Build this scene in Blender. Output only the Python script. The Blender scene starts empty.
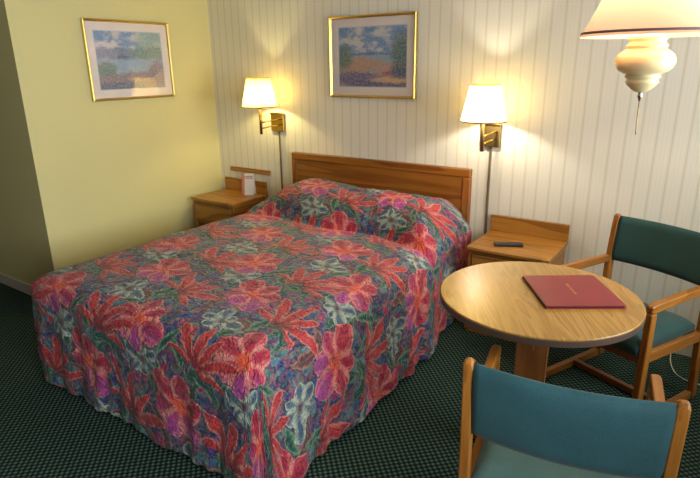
import bpy, bmesh, math, random
from mathutils import Vector, Matrix, noise as mnoise

sc = bpy.context.scene
C = sc.collection
R = math.radians
PI = math.pi

# ------------------------------------------------------------------ camera, world, exposure
cam_d = bpy.data.cameras.new('camera')
cam = bpy.data.objects.new('camera', cam_d)
C.objects.link(cam)
YAW, PITCH, ROLL = R(34.4582), R(17.6094), R(-0.7336)
fw = Vector((-math.sin(YAW) * math.cos(PITCH), math.cos(YAW) * math.cos(PITCH), -math.sin(PITCH)))
rt = Vector((math.cos(YAW), math.sin(YAW), 0))
up = rt.cross(fw)
rt2 = rt * math.cos(ROLL) + up * math.sin(ROLL)
up2 = up * math.cos(ROLL) - rt * math.sin(ROLL)
M = Matrix((rt2, up2, -fw)).transposed().to_4x4()
M.translation = Vector((3.7759, -3.4475, 1.6385))
cam.matrix_world = M
cam_d.sensor_fit = 'HORIZONTAL'
cam_d.sensor_width = 36.0
cam_d.lens = 36.0 * 551.73 / 700.0
cam_d.clip_start = 0.02
sc.camera = cam

sc.view_settings.view_transform = 'Standard'
sc.view_settings.look = 'None'
sc.view_settings.gamma = 1.0
sc.view_settings.use_curve_mapping = False
sc.view_settings.exposure = 0.35
try:
    sc.cycles.use_denoising = True
    sc.cycles.max_bounces = 8
    sc.cycles.diffuse_bounces = 5
    sc.cycles.caustics_reflective = False
    sc.cycles.caustics_refractive = False
    sc.cycles.sample_clamp_indirect = 6.0
except Exception:
    pass

world = bpy.data.worlds.new('world')
sc.world = world
world.use_nodes = True
wn = world.node_tree.nodes
wn['Background'].inputs[0].default_value = (0.62, 0.75, 1.0, 1)
wn['Background'].inputs[1].default_value = 1.0

# daylight from two unseen windows in the right-hand wall; second added to brighten wall_back
WALL_R = 4.75
WINDOWS = ((-4.3, -2.5, 0.85, 2.15, 41), (-1.6, -0.45, 0.85, 2.15, 20))       # y0, y1, z0, z1, watts
for (wy0, wy1, wz0, wz1, watts) in WINDOWS:
    ld = bpy.data.lights.new('window_daylight', 'AREA')
    ld.shape = 'RECTANGLE'
    ld.size = wz1 - wz0
    ld.size_y = wy1 - wy0
    ld.energy = watts
    ld.color = (0.90, 0.96, 1.0)
    ld.spread = R(125)
    lo = bpy.data.objects.new('window_daylight', ld)
    C.objects.link(lo)
    lo.location = (WALL_R - 0.03, (wy0 + wy1) / 2, (wz0 + wz1) / 2)
    lo.rotation_euler = (0, R(90), 0)          # light leaves along -x

# ------------------------------------------------------------------ node expression helper
def srgb(r, g, b):
    def f(c):
        c /= 255.0
        return c / 12.92 if c <= 0.04045 else ((c + 0.055) / 1.055) ** 2.4
    return (f(r), f(g), f(b), 1.0)


class G:
    def __init__(self, mat):
        mat.use_nodes = True
        self.m = mat
        self.t = mat.node_tree
        self.n = self.t.nodes
        self.l = self.t.links
        self.bsdf = self.n.get('Principled BSDF')
        self.out = self.n.get('Material Output')

    def put(self, sock, v):
        if isinstance(v, E):
            self.l.new(v.s, sock)
        elif isinstance(v, bpy.types.NodeSocket):
            self.l.new(v, sock)
        else:
            sock.default_value = v

    def math(self, op, a, b=0.0, c=None, clamp=False):
        nd = self.n.new('ShaderNodeMath')
        nd.operation = op
        nd.use_clamp = clamp
        self.put(nd.inputs[0], a)
        self.put(nd.inputs[1], b)
        if c is not None:
            self.put(nd.inputs[2], c)
        return E(self, nd.outputs[0])

    def coords(self, kind='Object'):
        nd = self.n.new('ShaderNodeTexCoord')
        return nd.outputs[kind]

    def uv(self, name):
        nd = self.n.new('ShaderNodeUVMap')
        nd.uv_map = name
        return nd.outputs[0]

    def sep(self, v):
        nd = self.n.new('ShaderNodeSeparateXYZ')
        self.l.new(v, nd.inputs[0])
        return [E(self, o) for o in nd.outputs]

    def comb(self, x, y, z=0.0):
        nd = self.n.new('ShaderNodeCombineXYZ')
        for s, v in zip(nd.inputs, (x, y, z)):
            self.put(s, v)
        return nd.outputs[0]

    def mapping(self, v, scale=(1, 1, 1), rot=(0, 0, 0), loc=(0, 0, 0)):
        nd = self.n.new('ShaderNodeMapping')
        self.l.new(v, nd.inputs[0])
        nd.inputs['Scale'].default_value = scale
        nd.inputs['Rotation'].default_value = rot
        nd.inputs['Location'].default_value = loc
        return nd.outputs[0]

    def noise(self, v, scale=5, detail=2, rough=0.5, dist=0.0, color=False):
        nd = self.n.new('ShaderNodeTexNoise')
        self.l.new(v, nd.inputs['Vector'])
        nd.inputs['Scale'].default_value = scale
        nd.inputs['Detail'].default_value = detail
        nd.inputs['Roughness'].default_value = rough
        nd.inputs['Distortion'].default_value = dist
        return nd.outputs['Color'] if color else E(self, nd.outputs['Fac'])

    def ramp(self, f, stops, interp='LINEAR'):
        nd = self.n.new('ShaderNodeValToRGB')
        nd.color_ramp.interpolation = interp
        el = nd.color_ramp.elements
        while len(el) < len(stops):
            el.new(0.5)
        for e, (p, c) in zip(el, stops):
            e.position = p
            e.color = c if len(c) == 4 else (*c, 1)
        self.put(nd.inputs[0], f)
        return nd.outputs[0]

    def mix(self, f, a, b):
        nd = self.n.new('ShaderNodeMix')
        nd.data_type = 'RGBA'
        self.put(nd.inputs[0], f)
        self.put(nd.inputs[6], a)
        self.put(nd.inputs[7], b)
        return nd.outputs[2]

    def smooth(self, x, a, b):
        nd = self.n.new('ShaderNodeMapRange')
        nd.interpolation_type = 'SMOOTHSTEP'
        self.put(nd.inputs[0], x)
        nd.inputs[1].default_value = a
        nd.inputs[2].default_value = b
        return E(self, nd.outputs[0])

    def bump(self, h, strength=0.3, dist=0.01, normal=None):
        nd = self.n.new('ShaderNodeBump')
        nd.inputs['Strength'].default_value = strength
        nd.inputs['Distance'].default_value = dist
        self.put(nd.inputs['Height'], h)
        if normal is not None:
            self.l.new(normal, nd.inputs['Normal'])
        return nd.outputs[0]


class E:
    def __init__(self, g, s):
        self.g, self.s = g, s
    def __add__(self, o): return self.g.math('ADD', self, o)
    def __radd__(self, o): return self.g.math('ADD', o, self)
    def __sub__(self, o): return self.g.math('SUBTRACT', self, o)
    def __rsub__(self, o): return self.g.math('SUBTRACT', o, self)
    def __mul__(self, o): return self.g.math('MULTIPLY', self, o)
    def __rmul__(self, o): return self.g.math('MULTIPLY', o, self)
    def __truediv__(self, o): return self.g.math('DIVIDE', self, o)
    def __pow__(self, o): return self.g.math('POWER', self, o)


def M_(name):
    m = bpy.data.materials.new(name)
    return m, G(m)


def plain(name, col, rough=0.5, metal=0.0, spec=0.5, bump=None, coat=0.0, vary=0.06):
    m, g = M_(name)
    b = g.bsdf
    co = g.coords()
    n = g.noise(co, 9, 3)
    dark = tuple(c * (1 - vary) for c in col[:3]) + (1,)
    lite = tuple(min(1, c * (1 + vary)) for c in col[:3]) + (1,)
    g.put(b.inputs['Base Color'], g.ramp(n, [(0.3, dark), (0.7, lite)]))
    b.inputs['Roughness'].default_value = rough
    b.inputs['Metallic'].default_value = metal
    b.inputs['Specular IOR Level'].default_value = spec
    b.inputs['Coat Weight'].default_value = coat
    if bump:
        g.put(b.inputs['Normal'], g.bump(g.noise(co, bump[0], 2), bump[1], 0.002))
    return m


def wood(name, c1, c2, axis='X', rot=(0, 0, 0), scale=1.0, rough=0.38, rings=True, spec=0.5, ring_w=0.45):
    """oak: rings stretched along AXIS"""
    m, g = M_(name)
    b = g.bsdf
    co = g.mapping(g.coords(), rot=rot)
    st = {'X': (0.09, 1, 1), 'Y': (1, 0.09, 1), 'Z': (1, 1, 0.09)}[axis]
    st = tuple(s * scale for s in st)
    v = g.mapping(co, scale=st)
    big = g.noise(v, 5.0, 2, 0.5, 0.4)
    rg = g.math('FRACT', big * 9.0)
    rg = g.smooth(rg, 0.0, 0.9)
    st2 = tuple(s * (0.25 if s < 0.5 * scale else 1) for s in st)
    fine = g.noise(g.mapping(co, scale=st2), 130, 3, 0.6)
    f = rg * ring_w + fine * (1.0 - ring_w) if rings else fine
    g.put(b.inputs['Base Color'], g.ramp(f, [(0.18, c1), (0.62, c2)]))
    b.inputs['Roughness'].default_value = rough
    b.inputs['Specular IOR Level'].default_value = spec
    g.put(b.inputs['Normal'], g.bump(fine, 0.08, 0.001))
    return m


# ------------------------------------------------------------------ materials
def mat_wallpaper():
    m, g = M_('striped_wallpaper')
    x, y, z = g.sep(g.coords())
    P = 0.0775
    ph = x / P + 0.02
    f = g.math('FRACT', ph)
    d = g.math('ABSOLUTE', f - 0.5)                 # 0 at the stripe
    main = 1.0 - g.smooth(d, 0.03, 0.10)
    f2 = g.math('FRACT', ph * 4.0)
    thin = 1.0 - g.smooth(g.math('ABSOLUTE', f2 - 0.5), 0.05, 0.2)
    nz = g.noise(g.mapping(g.coords(), scale=(60, 1, 1.2)), 6, 2)
    c = g.mix(thin * 0.2, srgb(236, 231, 214), srgb(218, 212, 188))
    c = g.mix(main * 0.45, c, srgb(196, 188, 150))
    c = g.mix(nz * 0.14, c, srgb(190, 184, 160))
    g.put(g.bsdf.inputs['Base Color'], c)
    g.bsdf.inputs['Roughness'].default_value = 0.6
    g.bsdf.inputs['Specular IOR Level'].default_value = 0.35
    g.put(g.bsdf.inputs['Normal'], g.bump(main, -0.25, 0.003))
    return m


def mat_carpet():
    m, g = M_('woven_carpet')
    co = g.coords()
    x, y, z = g.sep(co)
    wob = g.noise(co, 30, 2) * 0.004
    k = 2 * PI / 0.031
    s = g.math('SINE', (x + wob) * k) * g.math('SINE', (y + wob) * k)
    nz = g.noise(co, 220, 3, 0.7)
    f = g.smooth(s + (nz - 0.5) * 1.1, -0.55, 0.75)
    c = g.ramp(f, [(0.0, srgb(26, 38, 34)), (0.55, srgb(46, 66, 58)), (1.0, srgb(86, 112, 98))])
    g.put(g.bsdf.inputs['Base Color'], c)
    g.bsdf.inputs['Roughness'].default_value = 0.95
    g.bsdf.inputs['Specular IOR Level'].default_value = 0.1
    g.put(g.bsdf.inputs['Normal'], g.bump(f, 0.8, 0.006))
    return m


def mat_paint(name, col, rough=0.55):
    m, g = M_(name)
    co = g.coords()
    g.put(g.bsdf.inputs['Base Color'], g.mix(g.noise(co, 2.5, 3) * 0.25, col, tuple(c * 0.9 for c in col[:3]) + (1,)))
    g.bsdf.inputs['Roughness'].default_value = rough
    g.bsdf.inputs['Specular IOR Level'].default_value = 0.3
    g.put(g.bsdf.inputs['Normal'], g.bump(g.noise(co, 180, 2), 0.12, 0.002))
    return m


TU, TV = 0.645, 0.77

def mat_bedspread():
    m, g = M_('quilted_floral_bedspread')
    uvs = g.uv('cloth')
    u0, v0, _ = g.sep(uvs)
    d1 = g.n.new('ShaderNodeSeparateColor'); g.l.new(g.noise(uvs, 7, 2, 0.5, color=True), d1.inputs[0])
    d2 = g.n.new('ShaderNodeSeparateColor'); g.l.new(g.noise(uvs, 34, 2, 0.5, color=True), d2.inputs[0])
    A = [E(g, o) for o in d1.outputs]; B = [E(g, o) for o in d2.outputs]
    u = u0 + 0.025 + (A[0] - 0.5) * 0.085 + (B[0] - 0.5) * 0.022
    v = v0 - 0.04 + (A[1] - 0.5) * 0.085 + (B[1] - 0.5) * 0.022
    vec = g.comb(u, v, 0.0)

    def polar(cu, cv, rot):
        du = g.math('WRAP', u - cu, TU / 2, -TU / 2)
        dv = g.math('WRAP', v - cv, TV / 2, -TV / 2)
        r = g.math('SQRT', du * du + dv * dv)
        th = g.math('WRAP', g.math('ARCTAN2', dv, du) - rot, PI, -PI)
        return du, dv, r, th

    def motif(cu, cv, rot, size, N, lenvar, wid, a, bpow, off=0.0, fan=None):
        """petals round a centre (or fanned to one side), repeated by the printed cloth's tile"""
        du, dv, r, th = polar(cu, cv, rot)
        r = r / size
        k = (th + PI) * (N / (2 * PI))
        i = g.math('FLOOR', k)
        fs = k - i - 0.5
        f = g.math('ABSOLUTE', fs)
        tang = r * f * (2 * PI / N)
        ln = 1.0 - (g.math('SINE', i * 2.4 + off) * 0.5 + 0.5) * lenvar
        rr = g.math('DIVIDE', r, ln, clamp=True)
        w = (rr ** a) * ((1.0 - rr ** 2.0) ** bpow) * wid
        s = w - tang
        mask = g.smooth(s, 0.0, 0.03)
        if fan is not None:
            mask = mask * (1.0 - g.smooth(g.math('ABSOLUTE', th), fan - 0.04, fan + 0.04))
        inner = g.smooth(g.math('MINIMUM', s, r * (PI / N) - tang + 0.008), 0.0, wid * 0.55)
        streak = (1.0 - g.smooth(g.math('ABSOLUTE', tang / wid - 0.28), 0.02, 0.09)) * g.smooth(rr, 0.15, 0.4)
        return mask, inner, rr, streak, dv / size

    def arc(cu, cv, rot, R0, half, wid):
        """curved tapering leaf lying on a circle"""
        du, dv, r, th = polar(cu, cv, rot)
        t = g.math('MULTIPLY', g.math('ABSOLUTE', th), 1.0 / half, clamp=True)
        s = (1.0 - t * t) * wid - g.math('ABSOLUTE', r - R0)
        vein = (1.0 - g.smooth(g.math('ABSOLUTE', r - R0), 0.001, 0.004)) * (1.0 - t)
        return g.smooth(s, 0.0, 0.004), g.smooth(s, 0.0, wid * 0.7), t, vein, t

    # ground: navy, slate, teal, brown and violet patches
    n1 = g.noise(vec, 10, 2, 0.5, 0.9)
    n2 = g.noise(g.mapping(vec, loc=(3, 5, 0)), 17, 2, 0.5, 1.0)
    c = g.ramp(n1, [(0.30, srgb(132, 66, 138)), (0.38, srgb(16, 24, 108)), (0.455, srgb(66, 112, 136)), (0.50, srgb(40, 46, 116)),
                    (0.55, srgb(146, 100, 100)), (0.62, srgb(74, 134, 124)), (0.70, srgb(20, 28, 104))])
    c2 = g.ramp(n2, [(0.30, srgb(134, 46, 86)), (0.42, srgb(66, 114, 110)), (0.50, srgb(26, 32, 88)), (0.58, srgb(128, 80, 86)), (0.70, srgb(90, 58, 122))])
    c = g.mix(g.smooth(g.noise(vec, 14, 2), 0.45, 0.55), c, c2)

    petal_tone = g.smooth(g.noise(vec, 22, 3, 0.6, 0.5), 0.40, 0.66)

    def lay(c, mo, edge, mid, core, a=0.35, b=0.75, ctr=None, line=0.10, low=None):
        mask, inner, rr, streak, dvn = mo
        col = g.ramp(inner, [(0.0, edge), (line, edge), (a, mid), (b, core)])
        if low is not None:
            col = g.mix(g.smooth(0.0 - dvn, -0.1, 0.7) * g.smooth(inner, line, a) * 0.9, col, low)
        if ctr is not None:
            col = g.mix(1.0 - g.smooth(rr, 0.08, 0.42), col, ctr)
        col = g.mix(petal_tone * inner * 0.42, col, srgb(92, 18, 52) if low is not None or b == 0.8 and line == 0.08 else srgb(30, 52, 74))
        col = g.mix(streak * 0.45, col, edge)
        return g.mix(mask, c, col)

    # filler blossoms, teal and blue, and small crimson buds
    def blossoms(c, scale, loc, thr, ca, cb, heart, r1):
        vor = g.n.new('ShaderNodeTexVoronoi'); vor.feature = 'F1'
        g.l.new(g.mapping(vec, loc=loc), vor.inputs['Vector']); vor.inputs['Scale'].default_value = scale
        vd = E(g, vor.outputs['Distance']) + (g.noise(vec, 70, 1) - 0.5) * 0.55
        vs = g.n.new('ShaderNodeSeparateColor'); g.l.new(vor.outputs['Color'], vs.inputs[0])
        sel = g.smooth(E(g, vs.outputs[0]), thr, thr + 0.05)
        bl = (1.0 - g.smooth(vd, r1 - 0.05, r1 + 0.04)) * sel
        bc = g.mix(E(g, vs.outputs[1]), ca, cb)
        bc = g.mix(g.smooth(vd, r1 - 0.14, r1 - 0.04) * 0.6, bc, srgb(140, 150, 138))
        bc = g.mix(1.0 - g.smooth(vd, 0.06, 0.18), bc, heart)
        return g.mix(bl, c, bc)
    c = blossoms(c, 15, (0, 0, 0), 0.45, srgb(50, 112, 136), srgb(92, 128, 140), srgb(140, 122, 76), 0.40)
    c = blossoms(c, 13, (2.3, 7.1, 0), 0.50, srgb(176, 34, 66), srgb(134, 44, 124), srgb(190, 100, 64), 0.42)

    gr_e, gr_m, gr_c = srgb(120, 146, 112), srgb(50, 118, 92), srgb(26, 80, 72)
    tn_e, tn_m, tn_c = srgb(156, 130, 106), srgb(140, 92, 78), srgb(106, 62, 68)
    red_e, red_m, red_c = srgb(216, 130, 112), srgb(180, 40, 56), srgb(204, 66, 66)
    pk_e = srgb(220, 138, 128)
    gy_e, gy_m, gy_c = srgb(172, 182, 166), srgb(116, 146, 142), srgb(80, 104, 128)
    # swirling tan and green leaves
    for (cu, cv, ro, r0, hf, wd, k) in ((2.36, -2.52, 1.0, 0.17, 1.2, 0.030, 0), (2.20, -2.12, 0.9, 0.13, 1.0, 0.028, 1), (2.52, -2.02, 2.4, 0.12, 1.1, 0.024, 0),
                                        (2.46, -1.96, 0.4, 0.15, 1.0, 0.03, 1), (2.28, -1.72, 3.0, 0.14, 1.0, 0.026, 0)):
        cols = (gr_e, gr_m, gr_c) if k == 0 else (tn_e, tn_m, tn_c)
        c = lay(c, arc(cu, cv, ro, r0, hf, wd), *cols)
    for (cu, cv, ro, sz, off) in ((2.30, -2.06, -0.5, 0.2, 0.3), (2.10, -1.60, 2.2, 0.2, 1.2), (2.56, -2.34, 1.1, 0.2, 2.1)):
        c = lay(c, motif(cu, cv, ro, sz, 3, 0.5, 0.34, 0.9, 0.8, off), gr_e, gr_m, gr_c)
    # pale grey-green orchids
    for (cu, cv, ro) in ((2.13, -2.03, 0.4), (2.47, -1.62, 1.2)):
        c = lay(c, motif(cu, cv, ro, 0.135, 6, 0.40, 0.55, 0.6, 0.5, ro), gy_e, gy_m, gy_c, 0.4, 0.8, srgb(96, 76, 90), 0.2)
    # broad hibiscus: coral above, violet-pink below, pale rims
    for (cu, cv, ro) in ((2.40, -2.20, 0.25), (2.045, -1.76, 0.75)):
        c = lay(c, motif(cu, cv, ro, 0.19, 6, 0.26, 0.62, 0.7, 0.42, ro * 2), pk_e, srgb(196, 54, 84), srgb(180, 42, 68), 0.20, 0.7, srgb(226, 92, 60), 0.07, low=srgb(182, 84, 164))
    # pointed coral-red lilies fanned to one side, a green leaf curling from the base
    for (cu, cv, ro) in ((2.355, -1.935, 1.15), (2.155, -2.325, 1.25)):
        c = lay(c, arc(cu + 0.02, cv - 0.13, 1.1, 0.11, 1.3, 0.024), gr_e, gr_m, gr_c)
        c = lay(c, motif(cu, cv, ro, 0.275, 10, 0.28, 0.29, 0.85, 0.8, ro * 3, 1.58), red_e, red_m, red_c, 0.26, 0.8, srgb(136, 16, 26), 0.08)
    # fine contour lines of the print and darker flecks
    cl = g.math('ABSOLUTE', g.noise(vec, 17, 2, 0.5, 1.0) - 0.5)
    c = g.mix((1.0 - g.smooth(cl, 0.003, 0.012)) * 0.4, c, srgb(168, 132, 108))
    cl2 = g.math('ABSOLUTE', g.noise(g.mapping(vec, loc=(9, 2, 0)), 22, 2, 0.5, 1.0) - 0.47)
    c = g.mix((1.0 - g.smooth(cl2, 0.006, 0.02)) * 0.6, c, srgb(18, 18, 56))
    n3 = g.noise(uvs, 80, 2, 0.6)
    c = g.mix(g.smooth(n3, 0.5, 0.75) * 0.10, c, srgb(60, 60, 100))
    gm = g.n.new('ShaderNodeGamma'); gm.inputs[1].default_value = 1.08; g.l.new(c, gm.inputs[0]); c = gm.outputs[0]
    g.put(g.bsdf.inputs['Base Color'], c)
    g.bsdf.inputs['Roughness'].default_value = 0.55
    g.bsdf.inputs['Specular IOR Level'].default_value = 0.35
    g.bsdf.inputs['Sheen Weight'].default_value = 0.15
    q = g.math('ABSOLUTE', g.noise(uvs, 26, 2, 0.5, 0.6) - 0.5)
    q2 = g.math('ABSOLUTE', g.noise(g.mapping(uvs, loc=(4, 4, 0)), 15, 2, 0.5, 1.0) - 0.5)
    h = g.smooth(q, 0.0, 0.16) * 0.6 + g.smooth(q2, 0.0, 0.10)
    g.put(g.bsdf.inputs['Normal'], g.bump(h, 0.7, 0.007))
    return m


def mat_print(kind):
    """pastel coastal landscape under glass; local x in [-.5,.5], z in [-.5,.5] via uv"""
    m, g = M_('landscape_print_' + kind)
    uvs = g.uv('print')
    x, z, _ = g.sep(uvs)
    vec = g.comb(x * 1.3, z, 0.0)
    n = g.noise(vec, 5, 4, 0.6, 0.6)
    nf = g.noise(vec, 26, 3, 0.65)
    xx = x + (n - 0.5) * 0.10
    zz = z + (n - 0.5) * 0.10 + (nf - 0.5) * 0.07
    cloud = g.smooth(g.noise(g.mapping(vec, scale=(1, 1.8, 1), loc=(1, 0, 0)), 4, 4, 0.6), 0.42, 0.62)
    sky = g.mix(cloud, srgb(104, 146, 196), srgb(206, 206, 208))

    def blob(c, cx, cz, rx, rz, col, soft=0.35, amt=0.9):
        dx = (xx - cx) / rx
        dz = (zz - cz) / rz
        d = g.math('SQRT', dx * dx + dz * dz)
        return g.mix((1.0 - g.smooth(d, 1 - soft, 1 + soft)) * amt, c, col)
    c = sky
    if kind == 'shore':
        c = g.mix(1.0 - g.smooth(zz, 0.555, 0.585), c, srgb(92, 116, 166))
        c = g.mix(1.0 - g.smooth(zz, 0.52, 0.55), c, srgb(134, 172, 192))
        c = g.mix(1.0 - g.smooth(zz + x * 0.02, 0.38, 0.46), c, srgb(184, 150, 134))
        c = blob(c, 0.35, 0.40, 0.28, 0.10, srgb(190, 146, 116))
        c = blob(c, 0.25, 0.14, 0.40, 0.11, srgb(92, 96, 146))
        c = blob(c, 0.6, 0.02, 0.5, 0.08, srgb(84, 92, 132))
        c = blob(c, 0.78, 0.12, 0.30, 0.045, srgb(214, 176, 132))
        c = blob(c, 0.72, 0.22, 0.07, 0.03, srgb(176, 70, 92))
        c = blob(c, 0.50, 0.27, 0.14, 0.05, srgb(150, 160, 160), amt=0.6)
        c = blob(c, 0.08, 0.50, 0.14, 0.19, srgb(84, 122, 112))
        c = blob(c, 0.94, 0.55, 0.16, 0.34, srgb(72, 108, 102))
        c = blob(c, 0.92, 0.25, 0.16, 0.10, srgb(70, 84, 116))
    else:
        c = blob(c, 0.85, 0.85, 0.25, 0.2, srgb(132, 172, 160), amt=0.7)
        c = blob(c, 0.30, 0.62, 0.42, 0.09, srgb(104, 130, 162))
        c = blob(c, 0.85, 0.60, 0.35, 0.14, srgb(104, 140, 132))
        c = g.mix((1.0 - g.smooth(zz, 0.50, 0.54)) * 0.9, c, srgb(146, 176, 202))
        c = g.mix((1.0 - g.smooth(zz - x * 0.06, 0.22, 0.30)), c, srgb(142, 128, 138))
        c = blob(c, 0.12, 0.36, 0.16, 0.12, srgb(96, 132, 120))
        c = blob(c, 0.92, 0.30, 0.16, 0.2, srgb(128, 112, 134))
        c = blob(c, 0.30, 0.03, 0.4, 0.09, srgb(92, 108, 136))
        c = blob(c, 0.38, 0.56, 0.08, 0.04, srgb(78, 100, 146))
        c = blob(c, 0.5, 0.18, 0.1, 0.04, srgb(176, 150, 132), amt=0.6)
    c = g.mix(g.smooth(nf, 0.35, 0.7) * 0.35, c, srgb(214, 200, 196))
    c = g.mix(g.smooth(g.noise(g.mapping(vec, loc=(5, 5, 0)), 30, 2), 0.5, 0.7) * 0.22, c, srgb(70, 96, 120))
    g.put(g.bsdf.inputs['Base Color'], c)
    g.bsdf.inputs['Roughness'].default_value = 0.5
    return m


def mat_shade(name, col, trans=0.72):
    m, g = M_(name)
    g.n.remove(g.bsdf)
    d = g.n.new('ShaderNodeBsdfDiffuse')
    t = g.n.new('ShaderNodeBsdfTranslucent')
    co = g.coords()
    v = g.noise(g.mapping(co, scale=(1, 1, 0.1)), 120, 2)
    cc = g.mix(v * 0.25, col, tuple(c * 0.82 for c in col[:3]) + (1,))
    g.l.new(cc, d.inputs[0]); g.l.new(cc, t.inputs[0])
    mx = g.n.new('ShaderNodeMixShader')
    mx.inputs[0].default_value = trans
    g.l.new(d.outputs[0], mx.inputs[1]); g.l.new(t.outputs[0], mx.inputs[2])
    g.l.new(mx.outputs[0], g.out.inputs[0])
    return m


def mat_glass(name):
    """picture glazing: clear pane with a mirror-like face"""
    m, g = M_(name)
    g.n.remove(g.bsdf)
    tr = g.n.new('ShaderNodeBsdfTransparent')
    gl = g.n.new('ShaderNodeBsdfGlossy')
    gl.inputs['Roughness'].default_value = 0.012
    fr = g.n.new('ShaderNodeFresnel'); fr.inputs[0].default_value = 1.5
    mx = g.n.new('ShaderNodeMixShader')
    g.l.new(fr.outputs[0], mx.inputs[0])
    g.l.new(tr.outputs[0], mx.inputs[1]); g.l.new(gl.outputs[0], mx.inputs[2])
    g.l.new(mx.outputs[0], g.out.inputs[0])
    return m


def mat_emit(name, col, s):
    m, g = M_(name)
    g.put(g.bsdf.inputs['Emission Color'], col)
    g.bsdf.inputs['Emission Strength'].default_value = s
    g.put(g.bsdf.inputs['Base Color'], col)
    return m


def mat_fabric(name, c1, c2):
    m, g = M_(name)
    co = g.coords()
    x, y, z = g.sep(co)
    wv = g.noise(g.mapping(co, scale=(1, 1, 1)), 420, 2, 0.6)
    big = g.noise(co, 7, 3)
    f = wv * 0.6 + big * 0.4
    g.put(g.bsdf.inputs['Base Color'], g.ramp(f, [(0.35, c1), (0.65, c2)]))
    g.bsdf.inputs['Roughness'].default_value = 0.75
    g.bsdf.inputs['Specular IOR Level'].default_value = 0.35
    g.bsdf.inputs['Sheen Weight'].default_value = 0.1
    g.put(g.bsdf.inputs['Normal'], g.bump(wv, 0.3, 0.001))
    return m


M_wallpaper = mat_wallpaper()
M_carpet = mat_carpet()
M_yellow = mat_paint('cream_yellow_paint', srgb(218, 209, 148))
M_dark_unseen = wood('dark_wall_panelling', srgb(70, 48, 32), srgb(104, 74, 50), 'Z', rough=0.5)  # dark finish made up for the unseen walls to cut bounce light
M_ceiling = mat_paint('white_ceiling_paint', srgb(225, 220, 205))
M_white = plain('white_gloss_paint', srgb(205, 200, 180), 0.4)
M_spread = mat_bedspread()
OAK1, OAK2 = srgb(130, 82, 28), srgb(176, 122, 50)
M_head_x = wood('oak_headboard_grain', srgb(110, 60, 16), srgb(154, 94, 30), 'X')
M_head_z = wood('oak_headboard_stile', srgb(112, 60, 14), srgb(160, 94, 30), 'Z')
M_oak_x = wood('oak_along_x', OAK1, OAK2, 'X')
M_oak_y = wood('oak_along_y', OAK1, OAK2, 'Y')
M_oak_z = wood('oak_along_z', OAK1, OAK2, 'Z')
M_chair_y = wood('chair_beech_y', srgb(128, 74, 22), srgb(172, 112, 46), 'Y', rough=0.3, ring_w=0.25)
M_chair_x = wood('chair_beech_x', srgb(108, 60, 20), srgb(150, 92, 38), 'X', rough=0.3, ring_w=0.25)
M_chair_z = wood('chair_beech_z', srgb(128, 74, 22), srgb(172, 112, 46), 'Z', rough=0.3, ring_w=0.25)
M_table = wood('oak_laminate', srgb(146, 104, 42), srgb(184, 142, 66), 'Y', rot=(0, 0, R(-30)), scale=2.4, rough=0.27, ring_w=0.28)
M_band = plain('table_edge_band', srgb(92, 74, 66), 0.35)
M_teal = mat_fabric('teal_upholstery', srgb(34, 74, 82), srgb(52, 98, 104))
M_green = mat_fabric('green_upholstery', srgb(30, 62, 60), srgb(44, 82, 78))
M_seat_glare = mat_fabric('teal_seat_vinyl', srgb(66, 100, 96), srgb(88, 122, 116))  # glare on the seat put into a lighter, greyer teal
M_gold = plain('polished_brass_frame', srgb(232, 200, 110), 0.3, 1.0, vary=0.03)
M_brass = plain('brass', srgb(190, 152, 70), 0.25, 1.0, vary=0.03)
M_cover = plain('bronze_cord_cover', srgb(122, 108, 84), 0.5, 0.2)
M_brass_dark = plain('antique_brass', srgb(150, 130, 82), 0.45, 1.0, vary=0.05)
M_mat = plain('pink_mat_board', srgb(236, 222, 212), 0.8, vary=0.02)
M_matedge = plain('pale_inner_mat', srgb(190, 205, 220), 0.8, vary=0.02)
M_glass = mat_glass('picture_glass')
M_shade = mat_shade('cream_lamp_shade', srgb(244, 222, 158), 0.75)
M_shade_trim = plain('shade_trim', srgb(150, 118, 86), 0.7)
M_pend_shade = mat_shade('parchment_pendant_shade', srgb(230, 186, 158), 0.20)
M_pend_ball = plain('cream_glazed_ceramic', srgb(238, 220, 168), 0.35, 0, 0.5, coat=0.15, vary=0.03)
M_chrome = plain('chrome', srgb(200, 200, 196), 0.15, 1.0, vary=0.02)
def mat_bulb(name, col, s):
    """frosted bulb glass: lets the lamp inside through and glows"""
    m, g = M_(name)
    g.n.remove(g.bsdf)
    tr = g.n.new('ShaderNodeBsdfTransparent')
    em = g.n.new('ShaderNodeEmission'); em.inputs[0].default_value = col; em.inputs[1].default_value = s
    mx = g.n.new('ShaderNodeMixShader'); mx.inputs[0].default_value = 0.25
    g.l.new(tr.outputs[0], mx.inputs[1]); g.l.new(em.outputs[0], mx.inputs[2])
    g.l.new(mx.outputs[0], g.out.inputs[0])
    return m
M_bulb = mat_bulb('glowing_bulb', (1.0, 0.75, 0.4, 1), 25)
M_black = plain('black_plastic', srgb(30, 32, 34), 0.4)
M_key = plain('grey_rubber_keys', srgb(80, 84, 84), 0.6)
M_burg = plain('burgundy_leatherette', srgb(138, 44, 50), 0.42, bump=(260, 0.2), vary=0.08)
M_burg_dark = plain('burgundy_edge', srgb(78, 30, 36), 0.5)
M_paper = plain('white_paper', srgb(225, 220, 214), 0.7, vary=0.02)
M_pinkcard = plain('salmon_card', srgb(206, 130, 108), 0.7, vary=0.05)
M_redink = plain('red_ink', srgb(176, 40, 46), 0.7)
M_goldfoil = plain('gold_foil', srgb(232, 164, 110), 0.35, 0.3)
M_cord = plain('white_cord', srgb(205, 205, 196), 0.5)
M_mattress = plain('quilted_mattress_ticking', srgb(215, 210, 200), 0.8, bump=(40, 0.4))
M_boxspring = plain('box_spring_cloth', srgb(170, 165, 155), 0.9)
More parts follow.
